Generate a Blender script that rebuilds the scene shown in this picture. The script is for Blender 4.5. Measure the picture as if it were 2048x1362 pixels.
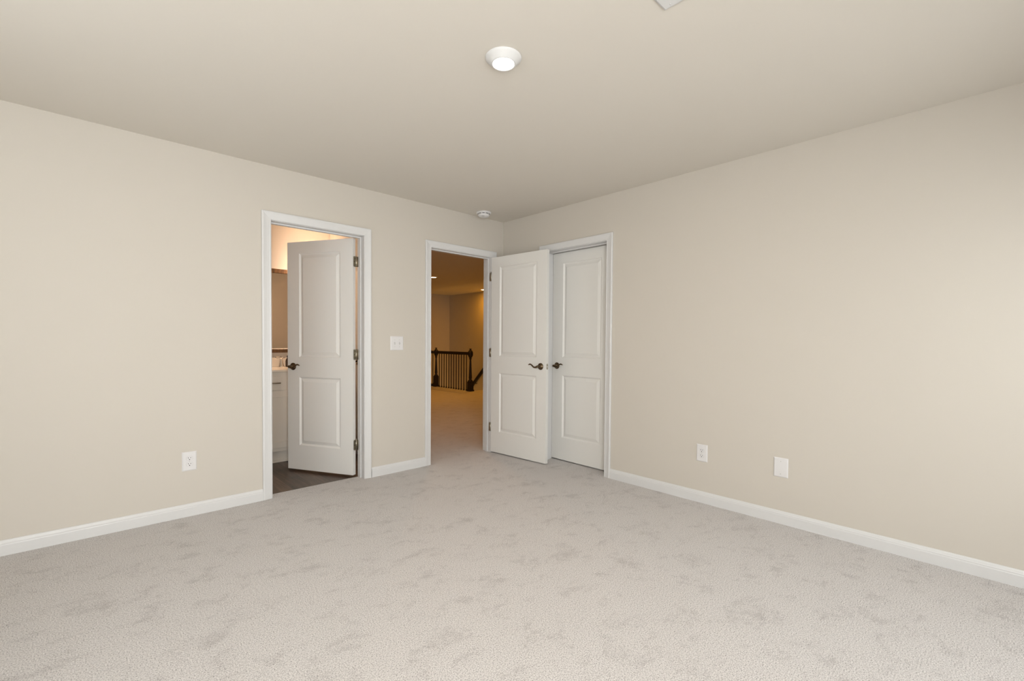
import bpy, bmesh, math, random
from mathutils import Vector, Matrix
random.seed(7)
PI = math.pi
for o in list(bpy.data.objects):
    bpy.data.objects.remove(o)
SC = bpy.context.scene
COL = SC.collection

# ------------------------------------------------------------------ camera
F_PX, YAW, PITCH, ROLL, CY = 918.1, 0.75584, -0.02399, 0.007154, 702.89
CAM = Vector((-3.3208, -3.6692, 1.1813))
fw = Vector((math.sin(YAW)*math.cos(PITCH), math.cos(YAW)*math.cos(PITCH), math.sin(PITCH)))
rt = Vector((math.cos(YAW), -math.sin(YAW), 0)); up = rt.cross(fw)
r2 = rt*math.cos(ROLL) + up*math.sin(ROLL); u2 = -rt*math.sin(ROLL) + up*math.cos(ROLL)
cam_d = bpy.data.cameras.new('camera'); cam = bpy.data.objects.new('camera', cam_d); COL.objects.link(cam)
m = Matrix.Identity(4)
for i in range(3):
    m[i][0] = r2[i]; m[i][1] = u2[i]; m[i][2] = -fw[i]; m[i][3] = CAM[i]
cam.matrix_world = m
cam_d.sensor_width = 36.0; cam_d.sensor_fit = 'HORIZONTAL'; cam_d.lens = F_PX/2048*36.0
cam_d.shift_y = (CY-681.0)/2048.0; cam_d.clip_start = 0.05; cam_d.clip_end = 60
SC.camera = cam

# ------------------------------------------------------------------ world, exposure
W = bpy.data.worlds.new('world'); SC.world = W; W.use_nodes = True
bg = W.node_tree.nodes['Background']; bg.inputs[0].default_value = (0.75, 0.86, 1.0, 1); bg.inputs[1].default_value = 1.0
SC.view_settings.view_transform = 'Standard'; SC.view_settings.look = 'None'
SC.view_settings.gamma = 1.0; SC.view_settings.use_curve_mapping = False
SC.view_settings.exposure = -0.03

# ------------------------------------------------------------------ daylight and room lamps
def area(name, loc, rot, sx, sy, power, color, shape='RECTANGLE'):
    d = bpy.data.lights.new(name, 'AREA'); d.shape = shape; d.size = sx; d.size_y = sy
    d.energy = power; d.color = color
    o = bpy.data.objects.new(name, d); COL.objects.link(o); o.location = loc; o.rotation_euler = rot
    return o
def point(name, loc, power, color, r=0.05):
    d = bpy.data.lights.new(name, 'POINT'); d.energy = power; d.color = color; d.shadow_soft_size = r
    o = bpy.data.objects.new(name, d); COL.objects.link(o); o.location = loc
    return o
DAY = (0.95, 0.985, 1.0)
# daylight through the two windows behind the camera (rear wall and left-hand wall)
area('daylight_window_1', (-3.65, -4.70, 1.35), (PI/2-0.42, 0, 0), 0.95, 1.4, 74, DAY)
area('ground_bounce_window_1', (-3.65, -4.69, 1.30), (PI/2+0.20, 0, 0), 0.95, 1.4, 40, (1.0, 0.965, 0.91))
area('daylight_window_2', (-1.15, -4.70, 1.35), (PI/2-0.62, 0, 0), 1.1, 1.4, 30, DAY)
area('daylight_window_3', (-4.40, -1.75, 1.35), (0, -PI/2-0.5, 0), 1.4, 1.1, 14, DAY)
area('ceiling_lamp_glow', (-1.932, -2.127, 2.400), (0, 0, 0), 0.09, 0.09, 5, (1.0, 0.80, 0.62), 'DISK')
# warm hall lamps, two added fill lights and the bathroom vanity lamp
HALL = (1.0, 0.40, 0.02)
area('hall_lamp_near', (1.86, 4.14, 2.425), (0, 0, 0), 0.10, 0.10, 16, HALL, 'DISK')
area('hall_lamp_far', (3.99, 5.14, 2.425), (0, 0, 0), 0.10, 0.10, 11, HALL, 'DISK')
area('hall_fill_doorway', (0.40, 1.60, 2.425), (0, 0, 0), 0.10, 0.10, 12, (1.0, 0.52, 0.22), 'DISK')  # unseen fill without a fixture, added to brighten the floor near the doorway
area('stairwell_fill', (3.80, 5.9, -2.3), (PI, 0, 0), 0.6, 0.6, 17, (1.0, 0.52, 0.14))  # added fill down the unseen stairwell, lifts the wall behind the balusters
for bx_ in (-1.57, -1.35):
    point('bath_lamp', (bx_, 1.44, 1.96), 19.0, (1.0, 0.68, 0.47), 0.045)

# ------------------------------------------------------------------ materials
def mat(name, color, rough=0.6, metal=0.0, spec=0.5):
    m_ = bpy.data.materials.new(name); m_.use_nodes = True
    b = m_.node_tree.nodes['Principled BSDF']
    b.inputs['Base Color'].default_value = (*color, 1); b.inputs['Roughness'].default_value = rough
    b.inputs['Metallic'].default_value = metal; b.inputs['Specular IOR Level'].default_value = spec
    return m_
def nodes(m_): return m_.node_tree.nodes, m_.node_tree.links, m_.node_tree.nodes['Principled BSDF']
def add_bump(m_, scale, strength, dist=0.001, detail=3):
    N, Lk, b = nodes(m_)
    tc = N.new('ShaderNodeTexCoord'); nz = N.new('ShaderNodeTexNoise'); bp = N.new('ShaderNodeBump')
    nz.inputs['Scale'].default_value = scale; nz.inputs['Detail'].default_value = detail
    bp.inputs['Strength'].default_value = strength; bp.inputs['Distance'].default_value = dist
    Lk.new(tc.outputs['Object'], nz.inputs['Vector']); Lk.new(nz.outputs['Fac'], bp.inputs['Height'])
    Lk.new(bp.outputs['Normal'], b.inputs['Normal'])
def vary(m_, c1, c2, scale, detail=4):
    N, Lk, b = nodes(m_)
    tc = N.new('ShaderNodeTexCoord'); nz = N.new('ShaderNodeTexNoise'); mx = N.new('ShaderNodeMix'); mx.data_type = 'RGBA'
    nz.inputs['Scale'].default_value = scale; nz.inputs['Detail'].default_value = detail
    mx.inputs[6].default_value = (*c1, 1); mx.inputs[7].default_value = (*c2, 1)
    Lk.new(tc.outputs['Object'], nz.inputs['Vector']); Lk.new(nz.outputs['Fac'], mx.inputs[0])
    Lk.new(mx.outputs[2], b.inputs['Base Color'])
M = {}
M['wall'] = mat('wall_paint', (0.58, 0.55, 0.49), 0.85, spec=0.25)
vary(M['wall'], (0.580, 0.543, 0.482), (0.592, 0.552, 0.491), 1.3); add_bump(M['wall'], 260, 0.06)
M['ceil'] = mat('ceiling_paint', (0.685, 0.648, 0.585), 0.95, spec=0.1); add_bump(M['ceil'], 200, 0.06)
M['trim'] = mat('white_trim_paint', (0.665, 0.664, 0.66), 0.38, spec=0.45)
M['door'] = mat('white_door_paint', (0.77, 0.76, 0.73), 0.42, spec=0.4); add_bump(M['door'], 90, 0.03)
M['plate'] = mat('white_plate_plastic', (0.71, 0.70, 0.70), 0.3)
M['slot'] = mat('dark_slot', (0.02, 0.02, 0.02), 0.6)
M['seam'] = mat('grey_seam_plastic', (0.55, 0.54, 0.53), 0.4)
M['bronze'] = mat('antique_bronze', (0.16, 0.115, 0.07), 0.26, 1.0)
M['nickel'] = mat('antique_nickel', (0.44, 0.41, 0.34), 0.35, 1.0)
M['steel'] = mat('bright_steel', (0.72, 0.71, 0.69), 0.25, 1.0)
M['chrome'] = mat('chrome', (0.85, 0.85, 0.85), 0.08, 1.0)
M['cabinet'] = mat('cabinet_paint', (0.76, 0.72, 0.64), 0.45)
M['counter'] = mat('cream_cultured_marble', (0.82, 0.76, 0.66), 0.16); vary(M['counter'], (0.80, 0.74, 0.64), (0.86, 0.80, 0.70), 6)
M['mirror'] = mat('mirror_glass', (0.82, 0.80, 0.74), 0.02, 1.0)
M['darkwood'] = mat('dark_stained_wood', (0.016, 0.007, 0.004), 0.5)
vary(M['darkwood'], (0.004, 0.002, 0.002), (0.012, 0.004, 0.003), 14); add_bump(M['darkwood'], 60, 0.05)
M['iron'] = mat('black_iron', (0.006, 0.005, 0.005), 0.6)
M['brown'] = mat('dark_brown_plastic', (0.05, 0.03, 0.02), 0.3)

def emit(name, color, strength):
    m_ = bpy.data.materials.new(name); m_.use_nodes = True
    N, Lk, b = nodes(m_)
    b.inputs['Base Color'].default_value = (0.8, 0.8, 0.8, 1)
    b.inputs['Emission Color'].default_value = (*color, 1); b.inputs['Emission Strength'].default_value = strength
    return m_
M['lens'] = emit('lit_lens', (1.0, 0.93, 0.84), 6.0)
M['hall_lens'] = emit('lit_hall_lens', (1.0, 0.72, 0.42), 14.0)
M['shade'] = emit('lit_glass_shade', (1.0, 0.72, 0.48), 3.0)

def mirror_frame():
    m_ = mat('walnut_frame', (0.14, 0.065, 0.02), 0.4)
    N, Lk, b = nodes(m_)
    tc = N.new('ShaderNodeTexCoord'); mp = N.new('ShaderNodeMapping'); nz = N.new('ShaderNodeTexNoise'); cr = N.new('ShaderNodeValToRGB')
    mp.inputs['Scale'].default_value = (60, 4, 6); nz.inputs['Scale'].default_value = 2.0; nz.inputs['Detail'].default_value = 5
    cr.color_ramp.elements[0].position = 0.35; cr.color_ramp.elements[0].color = (0.035, 0.014, 0.004, 1)
    cr.color_ramp.elements[1].position = 0.7; cr.color_ramp.elements[1].color = (0.16, 0.08, 0.025, 1)
    Lk.new(tc.outputs['Object'], mp.inputs[0]); Lk.new(mp.outputs[0], nz.inputs['Vector'])
    Lk.new(nz.outputs['Fac'], cr.inputs[0]); Lk.new(cr.outputs[0], b.inputs['Base Color'])
    return m_
M['frame'] = mirror_frame()

def carpet():
    m_ = mat('cut_pile_carpet', (0.5, 0.45, 0.4), 1.0, spec=0.0)
    N, Lk, b = nodes(m_)
    b.inputs['Sheen Weight'].default_value = 0.25; b.inputs['Sheen Roughness'].default_value = 0.6
    tc = N.new('ShaderNodeTexCoord')
    tuft = N.new('ShaderNodeTexVoronoi'); tuft.inputs['Scale'].default_value = 260; tuft.feature = 'F1'
    wob = N.new('ShaderNodeTexNoise'); wob.inputs['Scale'].default_value = 230; wob.inputs['Detail'].default_value = 3
    wmix = N.new('ShaderNodeMix'); wmix.data_type = 'RGBA'; wmix.blend_type = 'LINEAR_LIGHT'; wmix.inputs[0].default_value = 0.012
    Lk.new(tc.outputs['Object'], wob.inputs['Vector'])
    Lk.new(tc.outputs['Object'], wmix.inputs[6]); Lk.new(wob.outputs['Color'], wmix.inputs[7])
    Lk.new(wmix.outputs[2], tuft.inputs['Vector'])
    grain = N.new('ShaderNodeTexNoise'); grain.inputs['Scale'].default_value = 210; grain.inputs['Detail'].default_value = 4
    grain.inputs['Roughness'].default_value = 0.75
    Lk.new(tc.outputs['Object'], grain.inputs['Vector'])
    # yarn colour: heathered taupe flecks, with the shade between tufts painted dark
    ramp = N.new('ShaderNodeValToRGB')
    e = ramp.color_ramp.elements
    e[0].position = 0.34; e[0].color = (0.13, 0.108, 0.096, 1)
    e[1].position = 0.60; e[1].color = (0.90, 0.865, 0.838, 1)
    mid = ramp.color_ramp.elements.new(0.465); mid.color = (0.66, 0.622, 0.598, 1)
    Lk.new(grain.outputs['Fac'], ramp.inputs[0])
    # trodden patches with ragged edges: shading of leaning pile painted into the colour
    pt = N.new('ShaderNodeTexNoise'); pt.inputs['Scale'].default_value = 5.2; pt.inputs['Detail'].default_value = 9; pt.inputs['Roughness'].default_value = 0.82
    pt.inputs['Distortion'].default_value = 0.25
    mp = N.new('ShaderNodeMapping'); mp.inputs['Rotation'].default_value = (0, 0, 0.75); mp.inputs['Scale'].default_value = (1.0, 1.35, 1.0)
    Lk.new(tc.outputs['Object'], mp.inputs[0]); Lk.new(mp.outputs[0], pt.inputs['Vector'])
    pr = N.new('ShaderNodeValToRGB')
    pr.color_ramp.elements[0].position = 0.37; pr.color_ramp.elements[0].color = (0.80, 0.79, 0.785, 1)
    pr.color_ramp.elements[1].position = 0.48; pr.color_ramp.elements[1].color = (1, 1, 1, 1)
    Lk.new(pt.outputs['Fac'], pr.inputs[0])
    mu = N.new('ShaderNodeMix'); mu.data_type = 'RGBA'; mu.blend_type = 'MULTIPLY'; mu.inputs[0].default_value = 1.0
    Lk.new(ramp.outputs[0], mu.inputs[6]); Lk.new(pr.outputs[0], mu.inputs[7])
    Lk.new(mu.outputs[2], b.inputs['Base Color'])
    b1 = N.new('ShaderNodeBump'); b1.inputs['Strength'].default_value = 0.6; b1.inputs['Distance'].default_value = 0.004; b1.invert = True
    b2 = N.new('ShaderNodeBump'); b2.inputs['Strength'].default_value = 0.5; b2.inputs['Distance'].default_value = 0.006
    Lk.new(tuft.outputs['Distance'], b1.inputs['Height']); Lk.new(grain.outputs['Fac'], b2.inputs['Height'])
    Lk.new(b1.outputs['Normal'], b2.inputs['Normal']); Lk.new(b2.outputs['Normal'], b.inputs['Normal'])
    return m_
M['carpet'] = carpet()

def vinyl():
    m_ = mat('wood_plank_vinyl', (0.1, 0.07, 0.05), 0.35)
    N, Lk, b = nodes(m_)
    tc = N.new('ShaderNodeTexCoord'); mp = N.new('ShaderNodeMapping'); mp.inputs['Rotation'].default_value = (0, 0, PI/2)
    br = N.new('ShaderNodeTexBrick'); br.inputs['Scale'].default_value = 1.0
    br.inputs['Brick Width'].default_value = 1.2; br.inputs['Row Height'].default_value = 0.15
    br.inputs['Mortar Size'].default_value = 0.0015; br.offset = 0.37
    br.inputs['Color1'].default_value = (0.150, 0.105, 0.074, 1); br.inputs['Color2'].default_value = (0.066, 0.042, 0.028, 1)
    br.inputs['Mortar'].default_value = (0.015, 0.01, 0.008, 1)
    nz = N.new('ShaderNodeTexNoise'); m2 = N.new('ShaderNodeMapping'); m2.inputs['Scale'].default_value = (14, 1.2, 1)
    nz.inputs['Scale'].default_value = 3.0; nz.inputs['Detail'].default_value = 6; nz.inputs['Roughness'].default_value = 0.65
    cr = N.new('ShaderNodeValToRGB'); cr.color_ramp.elements[0].position = 0.3; cr.color_ramp.elements[0].color = (0.45, 0.42, 0.4, 1)
    cr.color_ramp.elements[1].position = 0.75; cr.color_ramp.elements[1].color = (1.7, 1.65, 1.6, 1)
    mu = N.new('ShaderNodeMix'); mu.data_type = 'RGBA'; mu.blend_type = 'MULTIPLY'; mu.inputs[0].default_value = 1.0
    Lk.new(tc.outputs['Object'], mp.inputs[0]); Lk.new(mp.outputs[0], br.inputs['Vector'])
    Lk.new(tc.outputs['Object'], m2.inputs[0]); Lk.new(m2.outputs[0], nz.inputs['Vector']); Lk.new(nz.outputs['Fac'], cr.inputs[0])
    Lk.new(br.outputs['Color'], mu.inputs[6]); Lk.new(cr.outputs[0], mu.inputs[7]); Lk.new(mu.outputs[2], b.inputs['Base Color'])
    return m_
M['vinyl'] = vinyl()
def glass():
    m_ = mat('window_glass', (1, 1, 1), 0.02); N, Lk, b = nodes(m_)
    b.inputs['Transmission Weight'].default_value = 1.0; b.inputs['IOR'].default_value = 1.45
    return m_
M['glass'] = glass()

# ------------------------------------------------------------------ mesh helpers
def box(bm, x0, x1, y0, y1, z0, z1, mi=0, mtx=None):
    vs = [bm.verts.new((x, y, z)) for x in (x0, x1) for y in (y0, y1) for z in (z0, z1)]
    if mtx is not None:
        for v in vs: v.co = mtx @ v.co
    for q in ((0,1,3,2), (4,6,7,5), (0,4,5,1), (2,3,7,6), (0,2,6,4), (1,5,7,3)):
        f = bm.faces.new([vs[i] for i in q]); f.material_index = mi
    return vs
def lathe(bm, prof, seg=24, mtx=None, caps=True):
    """prof: list of (radius, height) about local Z."""
    rings = []
    for r, z in prof:
        ring = [bm.verts.new((r*math.cos(2*PI*i/seg), r*math.sin(2*PI*i/seg), z)) for i in range(seg)]
        if mtx is not None:
            for v in ring: v.co = mtx @ v.co
        rings.append(ring)
    for a, b in zip(rings, rings[1:]):
        for i in range(seg):
            f = bm.faces.new((a[i], a[(i+1) % seg], b[(i+1) % seg], b[i])); f.smooth = True
    if caps:
        bm.faces.new(list(reversed(rings[0]))); bm.faces.new(rings[-1])
def tube(bm, pts, rad, seg=12, mtx=None, squash=None):
    """swept tube through pts; rad a number or list; squash=(a,b) ellipse factors."""
    pts = [Vector(p) for p in pts]; n = len(pts)
    if not isinstance(rad, (list, tuple)): rad = [rad]*n
    rings = []; ref = None
    for i, p in enumerate(pts):
        t = (pts[min(i+1, n-1)] - pts[max(i-1, 0)]).normalized()
        if ref is None:
            ref = Vector((0, 0, 1)) if abs(t.z) < 0.9 else Vector((1, 0, 0))
        a = (ref - t*ref.dot(t)).normalized(); b = t.cross(a); ref = a
        sa, sb = squash or (1, 1)
        ring = []
        for k in range(seg):
            co = p + a*(math.cos(2*PI*k/seg)*rad[i]*sa) + b*(math.sin(2*PI*k/seg)*rad[i]*sb)
            ring.append(bm.verts.new(mtx @ co if mtx is not None else co))
        rings.append(ring)
    for a, b in zip(rings, rings[1:]):
        for i in range(seg):
            f = bm.faces.new((a[i], a[(i+1) % seg], b[(i+1) % seg], b[i])); f.smooth = True
    bm.faces.new(list(reversed(rings[0]))); bm.faces.new(rings[-1])
def sweep(bm, prof, frames, close=True):
    """prof points (a,b) placed by frames: functions (a,b)->Vector. Builds a closed-profile sweep with capped ends."""
    rings = [[bm.verts.new(f(a, b)) for a, b in prof] for f in frames]
    n = len(prof)
    for A, B in zip(rings, rings[1:]):
        for i in range(n):
            bm.faces.new((A[i], A[(i+1) % n], B[(i+1) % n], B[i]))
    bm.faces.new(list(reversed(rings[0]))); bm.faces.new(rings[-1])
def obj(name, bm, mats, parent=None, bevel=0, seg=2, smooth=False, loc=None):
    bmesh.ops.recalc_face_normals(bm, faces=bm.faces)
    me = bpy.data.meshes.new(name); bm.to_mesh(me); bm.free()
    for m_ in (mats if isinstance(mats, (list, tuple)) else [mats]): me.materials.append(m_)
    o = bpy.data.objects.new(name, me); COL.objects.link(o)
    if loc is not None: o.location = loc
    if parent is not None: o.parent = parent
    if bevel:
        b = o.modifiers.new('bevel', 'BEVEL'); b.width = bevel; b.segments = seg; b.limit_method = 'ANGLE'; b.angle_limit = 0.6
        b.harden_normals = False
    return o
def struct(o, label=None, cat=None):
    o['kind'] = 'structure'
    if label: o['label'] = label
    if cat: o['category'] = cat
    return o
def thing(name, label, cat, loc=(0, 0, 0), rotz=0, group=None):
    o = bpy.data.objects.new(name, None); COL.objects.link(o); o.empty_display_size = 0.1
    o.location = loc; o.rotation_euler = (0, 0, rotz); o['label'] = label; o['category'] = cat
    if group: o['group'] = group
    return o
def dup(root, loc, rotz=None, label=None):
    r = root.copy(); COL.objects.link(r); r.location = loc
    if rotz is not None: r.rotation_euler = (0, 0, rotz)
    if label: r['label'] = label
    for ch in list(root.children):
        c = ch.copy(); COL.objects.link(c); c.parent = r
        for g in list(ch.children):
            d = g.copy(); COL.objects.link(d); d.parent = c
    return r

# ------------------------------------------------------------------ shell dimensions
HC = 2.44; T = 0.12
XW, YR = -4.45, -4.75                 # left-hand (window) wall and rear (window) wall
BX0, BX1 = -2.290, -1.577             # bathroom doorway, clear
HX0, HX1 = -0.910, -0.172             # hall doorway, clear
CY0, CY1 = -1.327, -0.607             # closet doorway, clear
DH = 2.045                            # head jamb
JT = 0.018

def wall_boxes(bm, axis, a0, a1, t0, t1, z0, z1, openings):
    """wall along axis ('x' or 'y') from a0 to a1, thickness t0..t1, openings (o0,o1,zb,zt)."""
    def bx(p0, p1, q0, q1):
        if p1-p0 < 1e-6 or q1-q0 < 1e-6: return
        if axis == 'x': box(bm, p0, p1, t0, t1, q0, q1)
        else: box(bm, t0, t1, p0, p1, q0, q1)
    cur = a0
    for o0, o1, zb, zt in sorted(openings):
        bx(cur, o0, z0, z1); bx(o0, o1, z0, zb); bx(o0, o1, zt, z1); cur = o1
    bx(cur, a1, z0, z1)

bm = bmesh.new(); wall_boxes(bm, 'x', XW-T, T, 0, T, 0, HC, [(BX0-JT, BX1+JT, 0, DH+JT), (HX0-JT, HX1+JT, 0, DH+JT)])
struct(obj('wall_left', bm, M['wall']))
bm = bmesh.new(); wall_boxes(bm, 'y', YR-T, 0, 0, T, 0, HC, [(CY0-JT, CY1+JT, 0, DH+JT)])
struct(obj('wall_right', bm, M['wall']))
WZ0, WZ1 = 0.6, 2.1
bm = bmesh.new(); wall_boxes(bm, 'x', XW-T, 0, YR-T, YR, 0, HC, [(-4.15, -3.15, WZ0, WZ1), (-1.75, -0.55, WZ0, WZ1)])
struct(obj('wall_rear', bm, M['wall']))
bm = bmesh.new(); wall_boxes(bm, 'y', YR, 0, XW-T, XW, 0, HC, [(-2.35, -1.15, WZ0, WZ1)])
struct(obj('wall_window_side', bm, M['wall']))
bm = bmesh.new(); box(bm, XW-T, 4.6, YR-T, 7.2, HC, HC+0.1); struct(obj('ceiling', bm, M['ceil']))

# carpet through bedroom, closet and hall (stairwell left open)
SX, SY = 3.30, 4.72
bm = bmesh.new()
box(bm, XW, 0.0, YR, 0.0, -0.03, 0)
box(bm, BX0-0.01, BX1+0.01, 0.0, 0.095, -0.03, 0)
box(bm, HX0-0.01, HX1+0.01, 0.0, T, -0.03, 0)
box(bm, 0.0, 1.2, CY0-0.5, CY1+0.5, -0.03, 0)
box(bm, -1.115, SX, T, 7.0, -0.03, 0); box(bm, SX, 4.45, T, SY, -0.03, 0)
struct(obj('floor', bm, M['carpet']))
bm = bmesh.new(); box(bm, -3.1, -1.235, 0.095, 1.57, -0.03, -0.008); struct(obj('floor_bathroom', bm, M['vinyl']))

# bathroom shell
bm = bmesh.new(); box(bm, -3.2, -1.115, 1.57, 1.69, -0.03, HC); struct(obj('wall_bathroom_back', bm, M['wall']))
bm = bmesh.new(); box(bm, -1.235, -1.115, T, 1.57, -0.03, HC); struct(obj('wall_bathroom_right', bm, M['wall']))
bm = bmesh.new(); box(bm, -3.2, -3.1, T, 1.57, -0.03, HC); struct(obj('wall_bathroom_left', bm, M['wall']))
# hall shell
bm = bmesh.new(); box(bm, -1.115, 4.55, 7.0, 7.12, -2.7, HC); struct(obj('wall_hall_back', bm, M['wall']))
bm = bmesh.new(); box(bm, 4.30, 4.42, T, 7.0, -2.7, HC); struct(obj('wall_hall_right', bm, M['wall']))
bm = bmesh.new(); box(bm, -1.235, -1.115, 1.69, 7.0, -0.03, HC); struct(obj('wall_hall_left', bm, M['wall']))
bm = bmesh.new(); box(bm, T, 4.3, 0.0, T, -0.03, HC); struct(obj('wall_hall_front', bm, M['wall']))
bm = bmesh.new(); box(bm, SX-0.05, SX, SY, 7.0, -2.7, -0.031); box(bm, SX, 4.3, SY-0.05, SY, -2.7, -0.031); box(bm, SX, 4.3, SY, 7.0, -2.75, -2.7)
struct(obj('wall_stairwell', bm, M['wall']))
# closet shell
bm = bmesh.new(); box(bm, 1.2, 1.3, CY0-0.6, 0.0, -0.03, HC); box(bm, T, 1.2, CY0-0.6, CY0-0.5, -0.03, HC)
struct(obj('wall_closet', bm, M['wall']))

# ------------------------------------------------------------------ baseboards
BPROF = [(0, 0), (0.014, 0), (0.014, 0.056), (0.0125, 0.060), (0.0125, 0.066), (0.010, 0.070), (0.0085, 0.076), (0.005, 0.083), (0, 0.083)]
def baseboard(name, segs):
    bm = bmesh.new()
    for (x0, y0), (x1, y1), (nx, ny) in segs:
        fr = [(lambda a, b, px=px, py=py: Vector((px+nx*a, py+ny*a, b))) for px, py in ((x0, y0), (x1, y1))]
        sweep(bm, BPROF, fr)
    return struct(obj(name, bm, M['trim']))
CW = 0.062
baseboard('baseboard_left', [((XW, 0), (BX0-0.004-CW, 0), (0, -1)), ((BX1+0.004+CW, 0), (HX0-0.004-CW, 0), (0, -1)), ((HX1+0.006+CW, 0), (0, 0), (0, -1))])
baseboard('baseboard_right', [((0, YR), (0, CY0-0.004-CW), (-1, 0)), ((0, CY1+0.004+CW), (0, -0.014), (-1, 0))])
baseboard('baseboard_rear', [((XW, YR), (0, YR), (0, 1))])
baseboard('baseboard_window_side', [((XW, YR), (XW, 0), (1, 0))])
baseboard('baseboard_bathroom', [((-1.235, T), (-1.235, 1.02), (-1, 0))])
baseboard('baseboard_hall', [((-1.115, 7.0), (SX-0.05, 7.0), (0, -1)), ((4.3, T), (4.3, SY-0.3), (-1, 0))])

# ------------------------------------------------------------------ door casings and jambs
CPROF = [(0, 0), (0, 0.008), (0.004, 0.0105), (0.009, 0.009), (0.030, 0.0115), (0.044, 0.0145), (0.050, 0.0165), (0.058, 0.0165), (0.062, 0.0135), (0.062, 0)]
def casing(bm, P0, P1, top, wf):
    """wf(a,z,d)->world, a along wall, d outwards; P0<P1 inner edges."""
    fr = [lambda w, d: wf(P0-w, 0.0, d), lambda w, d: wf(P0-w, top+w, d), lambda w, d: wf(P1+w, top+w, d), lambda w, d: wf(P1+w, 0.0, d)]
    sweep(bm, CPROF, fr)
def door_frame(name, axis, a0, a1, stop0, stop1, front, back_dir):   # back_dir: reveal at the a1 side
    """axis 'x': wall plane y=0 room side -y. axis 'y': plane x=0 room side -x. stop0..stop1 depth of the stop."""
    def wf(a, z, d):
        return Vector((a, -d, z)) if axis == 'x' else Vector((-d, a, z))
    def wb(a, z, d):
        return Vector((a, T+d, z)) if axis == 'x' else Vector((T+d, a, z))
    def bx(bm, p0, p1, d0, d1, z0, z1):
        if axis == 'x': box(bm, p0, p1, d0, d1, z0, z1)
        else: box(bm, d0, d1, p0, p1, z0, z1)
    bm = bmesh.new()
    casing(bm, a0-0.005, a1+back_dir, DH+0.003, wf); casing(bm, a0-0.005, a1+0.005, DH+0.003, wb)
    bx(bm, a0-JT, a0, 0, T, -0.005, DH+JT); bx(bm, a1, a1+JT, 0, T, -0.005, DH+JT); bx(bm, a0, a1, 0, T, DH, DH+JT)
    s = 0.010
    bx(bm, a0, a0+s, stop0, stop1, -0.004, DH); bx(bm, a1-s, a1, stop0, stop1, -0.004, DH); bx(bm, a0+s, a1-s, stop0, stop1, DH-s, DH)
    return struct(obj(name, bm, M['trim'], bevel=0.0012, seg=1))
door_frame('trim_1', 'x', BX0, BX1, 0.048, 0.084, 0, 0.0)
door_frame('trim_2', 'x', HX0, HX1, 0.038, 0.074, 0, 0.005)
door_frame('trim_3', 'y', CY0, CY1, 0.048, 0.083, 0, 0.005)

# ------------------------------------------------------------------ doors
DT = 0.035
def slab(width, stile, name, kind_parent=None):
    """Two-panel moulded slab, local: x 0..width (hinge at 0), y 0 (face A) .. -DT (face B), z 0.012..2.041."""
    z0, z1 = 0.012, 2.041
    xs = [0, stile, width-stile, width]; zs = [z0, 0.230, 0.842, 1.020, 1.938, z1]
    bm = bmesh.new()
    for side in (0, 1):
        y = 0.0 if side == 0 else -DT
        sg = -1 if side == 0 else 1
        V = [[bm.verts.new((x, y, z)) for z in zs] for x in xs]
        for i in range(3):
            for j in range(5):
                c = [V[i][j], V[i+1][j], V[i+1][j+1], V[i][j+1]]
                if i == 1 and j in (1, 3):
                    prev = c; X0, X1, Z0, Z1 = xs[1], xs[2], zs[j], zs[j+1]
                    for ins, dep in ((0.003, 0.004), (0.013, 0.0115), (0.017, 0.0115), (0.040, 0.0035), (0.043, 0.0020)):
                        cur = [bm.verts.new(p) for p in ((X0+ins, y+sg*dep, Z0+ins), (X1-ins, y+sg*dep, Z0+ins), (X1-ins, y+sg*dep, Z1-ins), (X0+ins, y+sg*dep, Z1-ins))]
                        for k in range(4): bm.faces.new((prev[k], prev[(k+1) % 4], cur[(k+1) % 4], cur[k]))
                        prev = cur
                    bm.faces.new(prev)
                else:
                    bm.faces.new(c)
        if side == 0: A = V
        else: B = V
    for i in range(3):
        bm.faces.new((A[i][0], A[i+1][0], B[i+1][0], B[i][0])); bm.faces.new((A[i][5], A[i+1][5], B[i+1][5], B[i][5]))
    for j in range(5):
        bm.faces.new((A[0][j], A[0][j+1], B[0][j+1], B[0][j])); bm.faces.new((A[3][j], A[3][j+1], B[3][j+1], B[3][j]))
    return obj(name, bm, M['door'])

def lever(parent, x, z, yface, sgn, towards, m_):
    """lever handle on a face at local y=yface, outward sgn; lever points along x*towards."""
    base = Matrix.Translation((x, yface, z)) @ Matrix.Rotation(-sgn*PI/2, 4, 'X')
    bm = bmesh.new()
    lathe(bm, [(0.030, 0), (0.0325, 0.003), (0.0325, 0.006), (0.029, 0.009), (0.019, 0.012), (0.0125, 0.016), (0.011, 0.030), (0.011, 0.046)], 32, base)
    rose = obj('rosette', bm, m_, None)
    bm = bmesh.new()
    w = towards
    pts = []
    for k in range(15):
        t = k/14
        px = 0.006 - 0.118*t if w < 0 else -0.006 + 0.118*t
        pz = 0.004 - 0.013*math.sin(PI*min(1, t*1.6)) + (0.030*max(0, t-0.45)/0.55 if t > 0.45 else 0) - (0.020*max(0, t-0.82)/0.18 if t > 0.82 else 0)
        pts.append((x+px, yface+sgn*(0.050+0.004*math.sin(PI*t)), z+pz*0.9))
    rad = [0.011]*3 + [0.0095, 0.0088, 0.0082, 0.0078, 0.0075, 0.0072, 0.0070, 0.0068, 0.0066, 0.0062, 0.0055, 0.004]
    tube(bm, pts, rad, 12, None, (1.0, 0.75))
    lathe(bm, [(0.010, -0.012), (0.0125, -0.009), (0.0125, 0.006), (0.009, 0.011), (0.004, 0.013)], 20, Matrix.Translation((x, yface+sgn*0.048, z)) @ Matrix.Rotation(-sgn*PI/2, 4, 'X'))
    lv = obj('door_handle', bm, m_, parent); rose.parent = lv
    return lv
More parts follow.
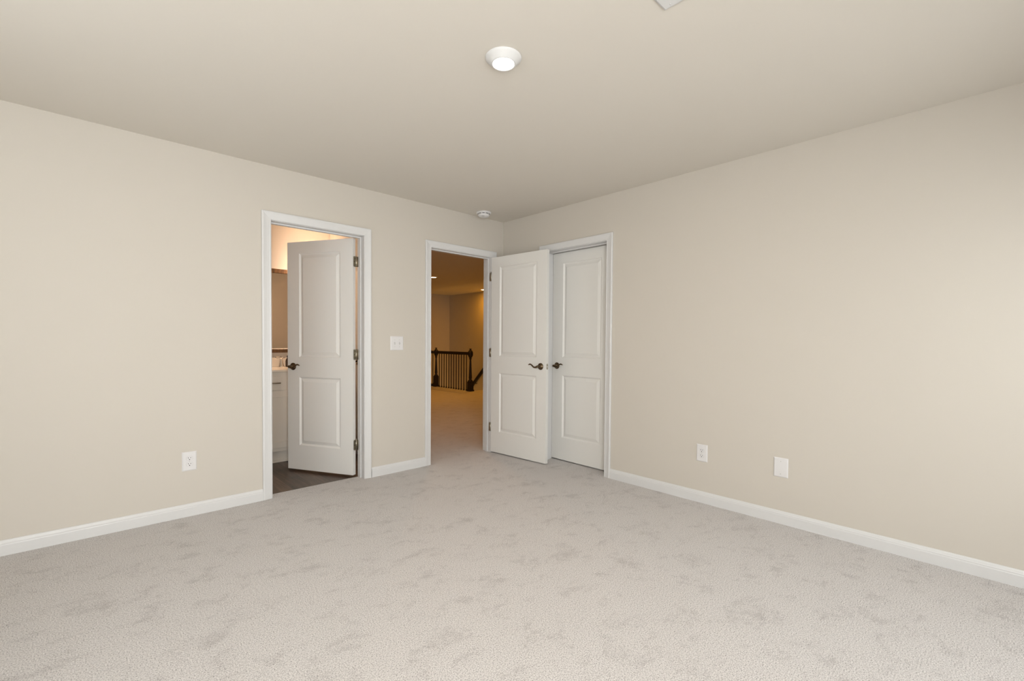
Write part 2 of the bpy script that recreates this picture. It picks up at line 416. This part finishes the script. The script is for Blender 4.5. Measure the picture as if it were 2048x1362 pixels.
def hinge(parent, z, m_, angle):
    """knuckle at the local origin (pin), leaves on the door edge (x=0 plane) and towards the jamb (rotated by angle)."""
    bm = bmesh.new()
    h = 0.0445
    tube(bm, [(-0.001, 0.004, z-h), (-0.001, 0.004, z+h)], 0.0055, 12)
    lathe(bm, [(0.0035, 0), (0.0055, 0.002), (0.0035, 0.006), (0.001, 0.008)], 12, Matrix.Translation((-0.001, 0.004, z+h)))
    hg = obj('hinge', bm, m_, parent)
    def leaf(mtx, nm):
        b2 = bmesh.new()
        r = 0.009; L = 0.031; pr = []
        for cx, cz, a0 in ((-L+r, h-r, PI/2), (-L+r, -h+r, PI)):
            for k in range(5): pr.append((cx+r*math.cos(a0+k*PI/8), cz+r*math.sin(a0+k*PI/8)))
        pr = [(0.0, h)] + pr + [(0.0, -h)]
        f0 = [b2.verts.new(mtx @ Vector((-0.0018, q[0], z+q[1]))) for q in pr]
        f1 = [b2.verts.new(mtx @ Vector((0.0002, q[0], z+q[1]))) for q in pr]
        b2.faces.new(f0); b2.faces.new(list(reversed(f1)))
        for k in range(len(pr)): b2.faces.new((f0[k], f0[(k+1) % len(pr)], f1[(k+1) % len(pr)], f1[k]))
        obj(nm, b2, m_, hg)
        for sz, sy in ((0.028, -0.012), (0.0, -0.022), (-0.028, -0.012)):
            b3 = bmesh.new(); lathe(b3, [(0.0036, -0.0030), (0.0036, -0.0018)], 12, mtx @ Matrix.Translation((0, sy, z+sz)) @ Matrix.Rotation(PI/2, 4, 'Y'))
            obj('screw', b3, M['slot'], hg)
    leaf(Matrix.Identity(4), 'leaf')
    if angle is not None:
        leaf(Matrix.Rotation(angle, 4, 'Z') @ Matrix.Translation((0.0, 0, 0)) @ Matrix.Scale(-1, 4, (1, 0, 0)), 'leaf')
def latch(parent, w, z):
    bm = bmesh.new()
    r = 0.0125; hh = 0.0285; pr = []
    for cz, a0 in ((hh-r, 0), (-hh+r, PI)):
        for k in range(9): pr.append((r*math.cos(a0+k*PI/8), cz+r*math.sin(a0+k*PI/8)))
    f0 = [bm.verts.new((w+0.0016, -DT/2+q[0], z+q[1])) for q in pr]; f1 = [bm.verts.new((w-0.001, -DT/2+q[0], z+q[1])) for q in pr]
    bm.faces.new(f0); bm.faces.new(list(reversed(f1)))
    for k in range(len(pr)): bm.faces.new((f0[k], f0[(k+1) % len(pr)], f1[(k+1) % len(pr)], f1[k]))
    lp = obj('latch_plate', bm, M['nickel'], parent)
    bm = bmesh.new(); lathe(bm, [(0.0075, 0), (0.0075, 0.007), (0.0045, 0.0105)], 16, Matrix.Translation((w, -DT/2, z)) @ Matrix.Rotation(PI/2, 4, 'Y'))
    obj('latch_bolt', bm, M['steel'], lp)

def make_door(name, pin, ang, width, stile, hand, jamb_rot, levers=True):
    """hand=+1: slab thickness lies on the local -y side of the pin line; hand=-1: on the +y side."""
    s = slab(width-0.001, stile, name)
    # hinge side: keep x>=0.002
    for v in s.data.vertices: v.co.x += 0.004
    if hand < 0:
        for v in s.data.vertices: v.co.y = -v.co.y
        s.data.flip_normals()
    return s

# door_1: bathroom door, swings into the bathroom, pin on the bathroom side of the right jamb
ZK = 0.935
def build_door(name, pin, ang, width, stile, hand, jamb_angle, hz=(0.27, 1.05, 1.845)):
    s = make_door(name, pin, ang, width, stile, hand, None)
    inner = bpy.data.objects.new('tmp', None)
    x = width-0.060
    if hand > 0: faces = ((0.0, 1), (-DT, -1))
    else: faces = ((DT, 1), (0.0, -1))
    for yf, sg in faces: lever(s, x, ZK, yf, sg, -1, M['bronze'])
    n0 = len(s.children)
    for z in hz: hinge(s, z, M['nickel'], None)
    latch(s, width+0.002, ZK)
    bpy.data.objects.remove(inner)
    if hand < 0:
        for c in s.children:
            if c.name.startswith(('hinge', 'latch')):
                for o in [c]+list(c.children):
                    for v in o.data.vertices: v.co.y = -v.co.y
                    o.data.flip_normals()
    if jamb_angle is not None:          # leaf screwed to the jamb, drawn in the room's axes about the pin
        jx, jd = jamb_angle
        q = Matrix.Rotation(-ang, 4, 'Z')
        for c, z in zip([c for c in s.children if c.name.startswith('hinge')], hz):
            b2 = bmesh.new(); box(b2, jx-0.0018, jx, min(0, jd*0.031), max(0, jd*0.031), z-0.0445, z+0.0445, 0, q)
            lf = obj('leaf', b2, M['nickel'], c, bevel=0.0008, seg=1)
    s.location = (*pin, 0); s.rotation_euler = (0, 0, ang)
    struct(s)
    return s
A1 = math.radians(119.0)
# local x = door direction; closed direction is 180 deg; room face must be on the side n=(-.88,-.47): local +y rotated => (-sin, cos)
build_door('door_1', (-1.589, 0.128), A1, 0.693, 0.128, -1, (0.012, -1))
A2 = math.radians(-85.2)
build_door('door_2', (-0.176, -0.010), A2, 0.728, 0.119, -1, (0.004, 1))
build_door('door_3', (0.122, CY0+0.001), math.radians(90), 0.716, 0.131, 1, None)

# ------------------------------------------------------------------ wall plates
def plate_mesh(w, h, t=0.006):
    bm = bmesh.new()
    b = 0.006
    r0 = [(-w/2, 0, -h/2), (w/2, 0, -h/2), (w/2, 0, h/2), (-w/2, 0, h/2)]
    r1 = [(-w/2, -0.0015, -h/2), (w/2, -0.0015, -h/2), (w/2, -0.0015, h/2), (-w/2, -0.0015, h/2)]
    r2_ = [(x*(1-2*b/w), -t, z*(1-2*b/h)) for x, _, z in r0]
    R = [[bm.verts.new(p) for p in r] for r in (r0, r1, r2_)]
    for A, B in zip(R, R[1:]):
        for k in range(4): bm.faces.new((A[k], A[(k+1) % 4], B[(k+1) % 4], B[k]))
    bm.faces.new(R[-1]); bm.faces.new(list(reversed(R[0])))
    return bm
def screw(parent, x, z, y=-0.006):
    bm = bmesh.new(); lathe(bm, [(0.0032, 0), (0.0032, 0.0008), (0.002, 0.0014)], 12, Matrix.Translation((x, y+0.0002, z)) @ Matrix.Rotation(PI/2, 4, 'X'))
    box(bm, x-0.0022, x+0.0022, y-0.0013, y-0.0009, z-0.0004, z+0.0004)
    obj('screw', bm, M['seam'], parent)
def outlet(label, loc, rotz, group):
    t = thing('power_outlet', label, 'outlet', loc, rotz, group)
    obj('cover_plate', plate_mesh(0.081, 0.126), M['plate'], t)
    for dz in (0.0195, -0.0195):
        bm = bmesh.new()
        pr = []
        r = 0.0172
        for k in range(28):
            a = 2*PI*k/28; pr.append((r*math.cos(a), max(-0.0132, min(0.0132, r*math.sin(a)))))
        f0 = [bm.verts.new((px, -0.0052, dz+pz)) for px, pz in pr]; f1 = [bm.verts.new((px, -0.0085, dz+pz)) for px, pz in pr]
        bm.faces.new(f0); bm.faces.new(f1)
        for k in range(28): bm.faces.new((f0[k], f0[(k+1) % 28], f1[(k+1) % 28], f1[k]))
        rc = obj('socket', bm, M['plate'], t, bevel=0.0006, seg=1)
        bm = bmesh.new()   # grey ring painting the shadow gap around the socket
        for k in range(28):
            a, b_ = pr[k], pr[(k+1) % 28]
            q = [bm.verts.new(p) for p in ((a[0], -0.0062, dz+a[1]), (b_[0], -0.0062, dz+b_[1]), (b_[0]*1.07, -0.0062, dz+b_[1]*1.07), (a[0]*1.07, -0.0062, dz+a[1]*1.07))]
            bm.faces.new(q)
        obj('socket_gap_shade', bm, M['seam'], rc)
        bm = bmesh.new()
        box(bm, -0.0078, -0.0052, -0.0090, -0.0084, dz+0.0005, dz+0.0085)
        box(bm, 0.0052, 0.0078, -0.0090, -0.0084, dz+0.0012, dz+0.0078)
        lathe(bm, [(0.0030, 0), (0.0030, 0.0006)], 12, Matrix.Translation((0, -0.0084, dz-0.0070)) @ Matrix.Rotation(PI/2, 4, 'X'))
        obj('slots', bm, M['slot'], rc)
    screw(t, 0, 0)
    return t
outlet('white duplex outlet low on the left wall, left of the bathroom door', (-2.7985, 0, 0.365), 0, 'wall outlets')
outlet('white duplex outlet low on the right wall, nearer the closet door', (0, -2.190, 0.365), -PI/2, 'wall outlets')
t = thing('blank_wall_plate', 'blank white cover plate with two screws, low on the right wall', 'wall plate', (0, -2.711, 0.366), -PI/2)
obj('cover_plate', plate_mesh(0.085, 0.127), M['plate'], t)
for dz in (0.041, -0.041): screw(t, 0.0, dz)
t = thing('light_switch', 'white double toggle light switch between the two doorways of the left wall', 'light switch', (-1.269, 0, 1.149), 0)
obj('cover_plate', plate_mesh(0.126, 0.124), M['plate'], t)
for dx, up_ in ((-0.023, -1), (0.023, 1)):
    bm = bmesh.new(); box(bm, dx-0.006, dx+0.006, -0.0064, -0.0055, -0.013, 0.013)
    sl = obj('toggle_slot', bm, M['seam'], t)
    bm = bmesh.new(); tm = Matrix.Translation((dx, -0.004, 0)) @ Matrix.Rotation(up_*0.45, 4, 'X')
    box(bm, -0.0042, 0.0042, -0.016, 0.0, -0.0055, 0.0055, 0, tm)
    obj('toggle', bm, M['plate'], t, bevel=0.001)
    for dz in (0.030, -0.030): screw(t, dx, dz)

# ------------------------------------------------------------------ ceiling fixtures
t = thing('ceiling_light', 'lit round white disk light on the bedroom ceiling', 'ceiling light', (-1.932, -2.127, HC))
bm = bmesh.new(); lathe(bm, [(0.079, 0.0), (0.081, -0.002), (0.080, -0.005), (0.072, -0.012), (0.061, -0.021), (0.056, -0.027), (0.053, -0.0295), (0.0505, -0.0305), (0.0485, -0.0295), (0.0475, -0.024)], 64, None, caps=False)
obj('trim_ring', bm, M['trim'], t)
bm = bmesh.new(); lathe(bm, [(0.0465, -0.024), (0.0455, -0.0265), (0.030, -0.0285), (0.004, -0.029)], 48)
obj('lens', bm, M['lens'], t)

t = thing('smoke_detector', 'round white smoke detector on the ceiling near the corner', 'smoke detector', (-0.407, -0.158, HC))
bm = bmesh.new(); lathe(bm, [(0.071, 0), (0.073, -0.004), (0.072, -0.012), (0.066, -0.015), (0.058, -0.016), (0.056, -0.021)], 48)
obj('base', bm, M['plate'], t)
bm = bmesh.new()
for k in range(10):
    a = 2*PI*k/10 + 0.2
    q = Matrix.Rotation(a, 4, 'Z'); box(bm, 0.052, 0.0592, -0.011, 0.011, -0.0205, -0.0165, 0, q)
obj('vent_slots', bm, M['slot'], t)
bm = bmesh.new(); lathe(bm, [(0.056, -0.021), (0.058, -0.024), (0.057, -0.032), (0.048, -0.042), (0.036, -0.047), (0.030, -0.046), (0.028, -0.048), (0.004, -0.049)], 48)
ca = obj('cover', bm, M['plate'], t)
bm = bmesh.new(); lathe(bm, [(0.016, 0), (0.017, -0.003), (0.012, -0.006), (0.003, -0.0065)], 24, Matrix.Translation((-0.030, -0.026, -0.043)))
obj('test_button', bm, M['seam'], ca)

t = thing('ceiling_vent', 'white metal ceiling register, its corner at the top edge of the photo', 'vent', (-1.843, -2.923, HC))
bm = bmesh.new()
fr = [lambda w, d, sx=sx, sy=sy: Vector((sx*(0.092+w), sy*(0.092+w), -d)) for sx, sy in ((-1, -1), (1, -1), (1, 1), (-1, 1), (-1, -1))]
sweep(bm, [(0, 0), (0, 0.007), (0.052, 0.008), (0.060, 0.004), (0.061, 0)], fr)
obj('frame', bm, M['trim'], t)
for sx in (-1, 1):
    bm = bmesh.new(); lathe(bm, [(0.0035, -0.0075), (0.0035, -0.0088), (0.002, -0.0094)], 12, Matrix.Translation((sx*0.132, 0.118, 0)))
    obj('screw', bm, M['seam'], t)
for k in range(7):
    yy = -0.078+k*0.026
    bm = bmesh.new(); box(bm, -0.092, 0.092, -0.011, 0.011, -0.0006, 0.0006, 0, Matrix.Translation((0, yy, -0.005)) @ Matrix.Rotation(0.35 if k < 4 else -0.35, 4, 'X'))
    obj('slat', bm, M['trim'], t)

# ------------------------------------------------------------------ windows behind the camera
def window(n, axis, a0, a1, pos, sgn):
    bm = bmesh.new()
    def bx(b_, p0, p1, d0, d1, z0, z1):
        e0, e1 = sorted((pos+sgn*d0, pos+sgn*d1))
        if axis == 'x': box(b_, p0, p1, e0, e1, z0, z1)
        else: box(b_, e0, e1, p0, p1, z0, z1)
    w = 0.05; mid = (a0+a1)/2
    for p0, p1, z0, z1 in ((a0, a0+w, WZ0, WZ1), (a1-w, a1, WZ0, WZ1), (a0+w, a1-w, WZ0, WZ0+w), (a0+w, a1-w, WZ1-w, WZ1), (mid-w/2, mid+w/2, WZ0+w, WZ1-w), (a0+w, a1-w, 1.33, 1.37)):
        bx(bm, p0, p1, 0.05, 0.10, z0, z1)
    f = struct(obj('window_%d' % n, bm, M['trim']))
    bm = bmesh.new(); bx(bm, a0+w, a1-w, 0.072, 0.076, WZ0+w, WZ1-w); obj('pane', bm, M['glass'], f)
    bm = bmesh.new(); bx(bm, a0-0.05, a1+0.05, -0.03, 0.05, WZ0-0.025, WZ0); obj('window_sill', bm, M['trim'], f, bevel=0.003)
window(1, 'x', -4.15, -3.15, YR, -1); window(2, 'x', -1.75, -0.55, YR, -1)
window(3, 'y', -2.35, -1.15, XW, -1)

# ------------------------------------------------------------------ bathroom
VF = 1.02; VB = 1.568
VX0, VX1 = -2.95, -1.2355
t = thing('bathroom_vanity', 'cream painted shaker vanity cabinet behind the bathroom door', 'vanity', (0, 0, 0))
bm = bmesh.new(); box(bm, VX0, VX1, VF+0.002, VB, 0.107, 0.866)
obj('cabinet_body', bm, M['cabinet'], t, bevel=0.001, seg=1)
bm = bmesh.new(); box(bm, VX0, VX1, 1.078, 1.095, -0.008, 0.107); box(bm, VX0, VX1, 1.066, 1.078, -0.008, 0.012)
obj('toe_kick', bm, M['cabinet'], t)
def shaker(x0, x1, z0, z1, nm, rail=0.062):
    bm = bmesh.new(); y0, y1 = VF-0.018, VF+0.001
    box(bm, x0, x0+rail, y0, y1, z0, z1); box(bm, x1-rail, x1, y0, y1, z0, z1)
    box(bm, x0+rail, x1-rail, y0, y1, z0, z0+rail); box(bm, x0+rail, x1-rail, y0, y1, z1-rail, z1)
    box(bm, x0+rail, x1-rail, y0+0.010, y1, z0+rail, z1-rail)
    return obj(nm, bm, M['cabinet'], t, bevel=0.001, seg=1)
for x0, x1 in ((-2.80, -2.27), (-2.26, -1.73), (-1.72, -1.26)):
    d = shaker(x0, x1, 0.142, 0.688, 'cabinet_door')
def pull(parent, xc, z, ln=0.13, y=VF-0.018):
    bm = bmesh.new()
    tube(bm, [(xc-ln/2, y-0.026, z), (xc+ln/2, y-0.026, z)], 0.0055, 12)
    for s in (-1, 1): tube(bm, [(xc+s*ln*0.36, y, z), (xc+s*ln*0.36, y-0.026, z)], 0.0045, 10)
    obj('drawer_pull', bm, M['nickel'], parent)
for x0, x1 in ((-2.245, -2.090), (-2.083, -1.928)):
    bm = bmesh.new(); box(bm, x0, x1, VF-0.018, VF+0.001, 0.700, 0.828)
    d = obj('drawer', bm, M['cabinet'], t, bevel=0.0015)
    pull(d, (x0+x1)/2+0.0, 0.763)
t = thing('vanity_countertop', 'cream bathroom vanity top under the faucet', 'countertop', (0, 0, 0.887))
bm = bmesh.new(); box(bm, VX0-0.01, VX1, VF-0.035, VB-0.0005, -0.0205, 0.0)
obj('slab', bm, M['counter'], t, bevel=0.004)
bm = bmesh.new(); box(bm, VX0-0.01, VX1, VB-0.020, VB-0.0005, 0.8875, 0.982)
bs = obj('backsplash', bm, M['counter'], None, bevel=0.003)
bs['label'] = 'low cream backsplash along the wall behind the bathroom faucet'; bs['category'] = 'backsplash'

t = thing('faucet', 'chrome faucet with curved spout on the bathroom vanity top', 'faucet', (-1.790, 1.465, 0.887))
bm = bmesh.new(); lathe(bm, [(0.030, 0), (0.030, 0.006), (0.026, 0.010), (0.020, 0.040), (0.015, 0.075), (0.012, 0.088)], 24)
obj('body', bm, M['chrome'], t)
bm = bmesh.new()
pts = [(0, 0, 0.075), (-0.002, -0.004, 0.092), (-0.012, -0.016, 0.103), (-0.035, -0.035, 0.106), (-0.060, -0.060, 0.102), (-0.075, -0.075, 0.090)]
tube(bm, pts, [0.012, 0.0115, 0.010, 0.0095, 0.0092, 0.0095], 14)
obj('spout', bm, M['chrome'], t)
bm = bmesh.new(); tube(bm, [(0.0, 0.0, 0.086), (0.018, 0.012, 0.094), (0.042, 0.018, 0.097)], [0.008, 0.006, 0.004], 10)
obj('handle', bm, M['chrome'], t)
t = thing('soap_bottle', 'slim dark brown bottle beside the faucet, half hidden by the door', 'bottle', (-1.722, 1.47, 0.887))
bm = bmesh.new(); lathe(bm, [(0.022, 0), (0.024, 0.004), (0.024, 0.060), (0.020, 0.078), (0.009, 0.092), (0.009, 0.104)], 24)
obj('bottle_body', bm, M['brown'], t)
bm = bmesh.new(); lathe(bm, [(0.011, 0.104), (0.011, 0.116), (0.004, 0.120)], 16)
obj('cap', bm, M['slot'], t)

t = thing('bathroom_mirror', 'brown wood framed mirror above the bathroom vanity', 'mirror', (-2.05, VB, 1.475))
MW, MH, FB = 0.62, 0.4405, 0.046
bm = bmesh.new()
fr = [lambda w, d: Vector((-MW+w, -d, -MH+w)), lambda w, d: Vector((MW-w, -d, -MH+w)), lambda w, d: Vector((MW-w, -d, MH-w)), lambda w, d: Vector((-MW+w, -d, MH-w)), lambda w, d: Vector((-MW+w, -d, -MH+w))]
sweep(bm, [(0, 0.0005), (0, 0.020), (0.006, 0.024), (0.038, 0.022), (FB, 0.014), (FB, 0.0005)], fr)
obj('frame', bm, M['frame'], t)
bm = bmesh.new(); box(bm, -MW+FB-0.004, MW-FB+0.004, -0.010, -0.002, -MH+FB-0.004, MH-FB+0.004)
obj('mirror_glass', bm, M['mirror'], t)

t = thing('vanity_light', 'lit two shade bath light above the mirror, hidden behind the door', 'wall light', (-1.46, VB, 2.05))
bm = bmesh.new(); box(bm, -0.17, 0.17, -0.022, -0.0005, -0.03, 0.03); obj('back_plate', bm, M['nickel'], t, bevel=0.004)
for dx in (-0.11, 0.11):
    bm = bmesh.new(); tube(bm, [(dx, -0.02, 0), (dx, -0.07, 0.01), (dx, -0.10, -0.01), (dx, -0.10, -0.02)], 0.007, 10); obj('arm', bm, M['nickel'], t)
    bm = bmesh.new(); lathe(bm, [(0.025, -0.02), (0.035, -0.05), (0.05, -0.12)], 24, Matrix.Translation((dx, -0.10, 0)), caps=False); obj('glass_shade', bm, M['shade'], t)

t = thing('handle_stand_in', 'small dark stand-in for a door handle on the bathroom wall, seen through the hinge gap', 'hook', (-1.2355, 0.873, 0.955), 0)  # hook shape standing in for the handle of another door
bm = bmesh.new(); box(bm, -0.006, 0.0, -0.014, 0.014, -0.035, 0.035); obj('back_plate', bm, M['bronze'], t, bevel=0.002)
bm = bmesh.new(); tube(bm, [(-0.004, 0, 0.0), (-0.03, 0, -0.006), (-0.045, 0, 0.004), (-0.05, 0, 0.02)], 0.006, 10); obj('hook', bm, M['bronze'], t)

# ------------------------------------------------------------------ hall: stair railing
RX = 3.25
t = thing('stair_railing', 'dark wood stair railing with iron balusters on the hall landing', 'railing', (RX, 4.70, 0))
def newel(y, base_h, base_w, top):
    bm = bmesh.new(); w = base_w/2
    box(bm, -w-0.012, w+0.012, y-w-0.012, y+w+0.012, 0, 0.035)
    box(bm, -w, w, y-w, y+w, 0.035, base_h)
    q = Matrix.Translation((0, y, 0)) @ Matrix.Rotation(PI/4, 4, 'Z')
    lathe(bm, [(w*1.35, base_h), (w*0.9, base_h+0.03)], 4, q)
    k = Matrix.Translation((0, y, 0))
    lathe(bm, [(w*0.86, base_h+0.01), (w*0.9, base_h+0.03), (w*0.55, base_h+0.05), (w*0.72, base_h+0.09), (w*0.66, base_h+0.14), (w*0.40, 0.70), (w*0.36, top-0.255), (w*0.60, top-0.24), (w*0.60, top-0.225), (w*0.42, top-0.215)], 20, k)
    nw = obj('newel_post', bm, M['darkwood'], t)
    bm = bmesh.new()
    lathe(bm, [(w*0.42, top-0.22), (w*0.80, top-0.195), (w*1.12, top-0.155), (w*1.16, top-0.105), (w*1.05, top-0.07), (w*0.70, top-0.045), (w*0.35, top-0.030), (w*0.35, top-0.018), (w*0.60, top-0.010), (w*0.60, top-0.002), (w*0.30, top)], 20, k)
    obj('finial', bm, M['darkwood'], nw)
newel(0.0, 0.22, 0.105, 0.985); newel(1.40, 0.265, 0.095, 0.985)
RP = [(-0.030, 0.0), (-0.020, -0.026), (0.020, -0.026), (0.030, 0.0), (0.031, 0.018), (0.024, 0.036), (0.010, 0.044), (-0.010, 0.044), (-0.024, 0.036), (-0.031, 0.018)]
for y0, y1 in ((0.045, 1.355), (1.445, 2.299)):
    bm = bmesh.new(); sweep(bm, RP, [lambda a, b, y=y: Vector((a, y, 0.862+b)) for y in (y0, y1)])
    obj('handrail', bm, M['darkwood'], t)
bm = bmesh.new(); box(bm, -0.035, 0.035, 1.46, 2.299, 0.0, 0.045); obj('base_rail', bm, M['darkwood'], t, bevel=0.003)
def baluster(y, zb):
    bm = bmesh.new(); w = 0.0075
    box(bm, -w, w, y-w, y+w, zb, 0.85)
    lathe(bm, [(0.026, zb), (0.024, zb+0.008), (0.012, zb+0.038), (0.010, zb+0.042)], 4, Matrix.Translation((0, y, 0)) @ Matrix.Rotation(PI/4, 4, 'Z'))
    obj('baluster', bm, M['iron'], t)
nb = 12
for k in range(nb): baluster(0.045 + (k+1)*(1.31/(nb+1)), 0.0)
for k in range(7): baluster(1.46 + (k+0.8)*0.109, 0.045)
bm = bmesh.new(); box(bm, SX-0.09, SX+0.02, SY-0.02, 7.0, -0.02, 0.002); struct(obj('trim_4', bm, M['trim'], bevel=0.004))

t = thing('stair_handrail', 'dark sloping handrail on the far wall going down the stairs', 'handrail', (4.24, 4.60, 1.20))
bm = bmesh.new()
L_ = 2.3; sl = -0.95
fr = [lambda a, b, y=y: Vector((a, y + b*0.69, sl*y + b*0.72)) for y in (0.0, L_)]
sweep(bm, [(-0.025, -0.034), (0.025, -0.034), (0.029, 0.015), (0.018, 0.042), (-0.018, 0.042), (-0.029, 0.015)], fr)
obj('rail', bm, M['darkwood'], t)
for y in (0.3, 1.15, 2.0):
    bm = bmesh.new(); tube(bm, [(0, y, sl*y-0.02), (0.005, y, sl*y-0.06), (0.059, y, sl*y-0.075)], 0.007, 10); obj('bracket', bm, M['iron'], t)

def hall_light(label, loc):
    t = thing('recessed_light', label, 'ceiling light', loc, 0, 'hall ceiling lights')
    bm = bmesh.new(); lathe(bm, [(0.085, 0), (0.085, -0.004), (0.060, -0.009), (0.055, -0.006)], 32, None, caps=False); obj('trim_ring', bm, M['trim'], t)
    bm = bmesh.new(); lathe(bm, [(0.056, -0.0065), (0.040, -0.010), (0.004, -0.011)], 32); obj('lens', bm, M['hall_lens'], t)
hall_light('lit recessed light on the hall ceiling, left and nearer the doorway', (1.86, 4.14, HC))
hall_light('lit recessed light on the hall ceiling, right and farther, over the stairs', (3.99, 5.14, HC))
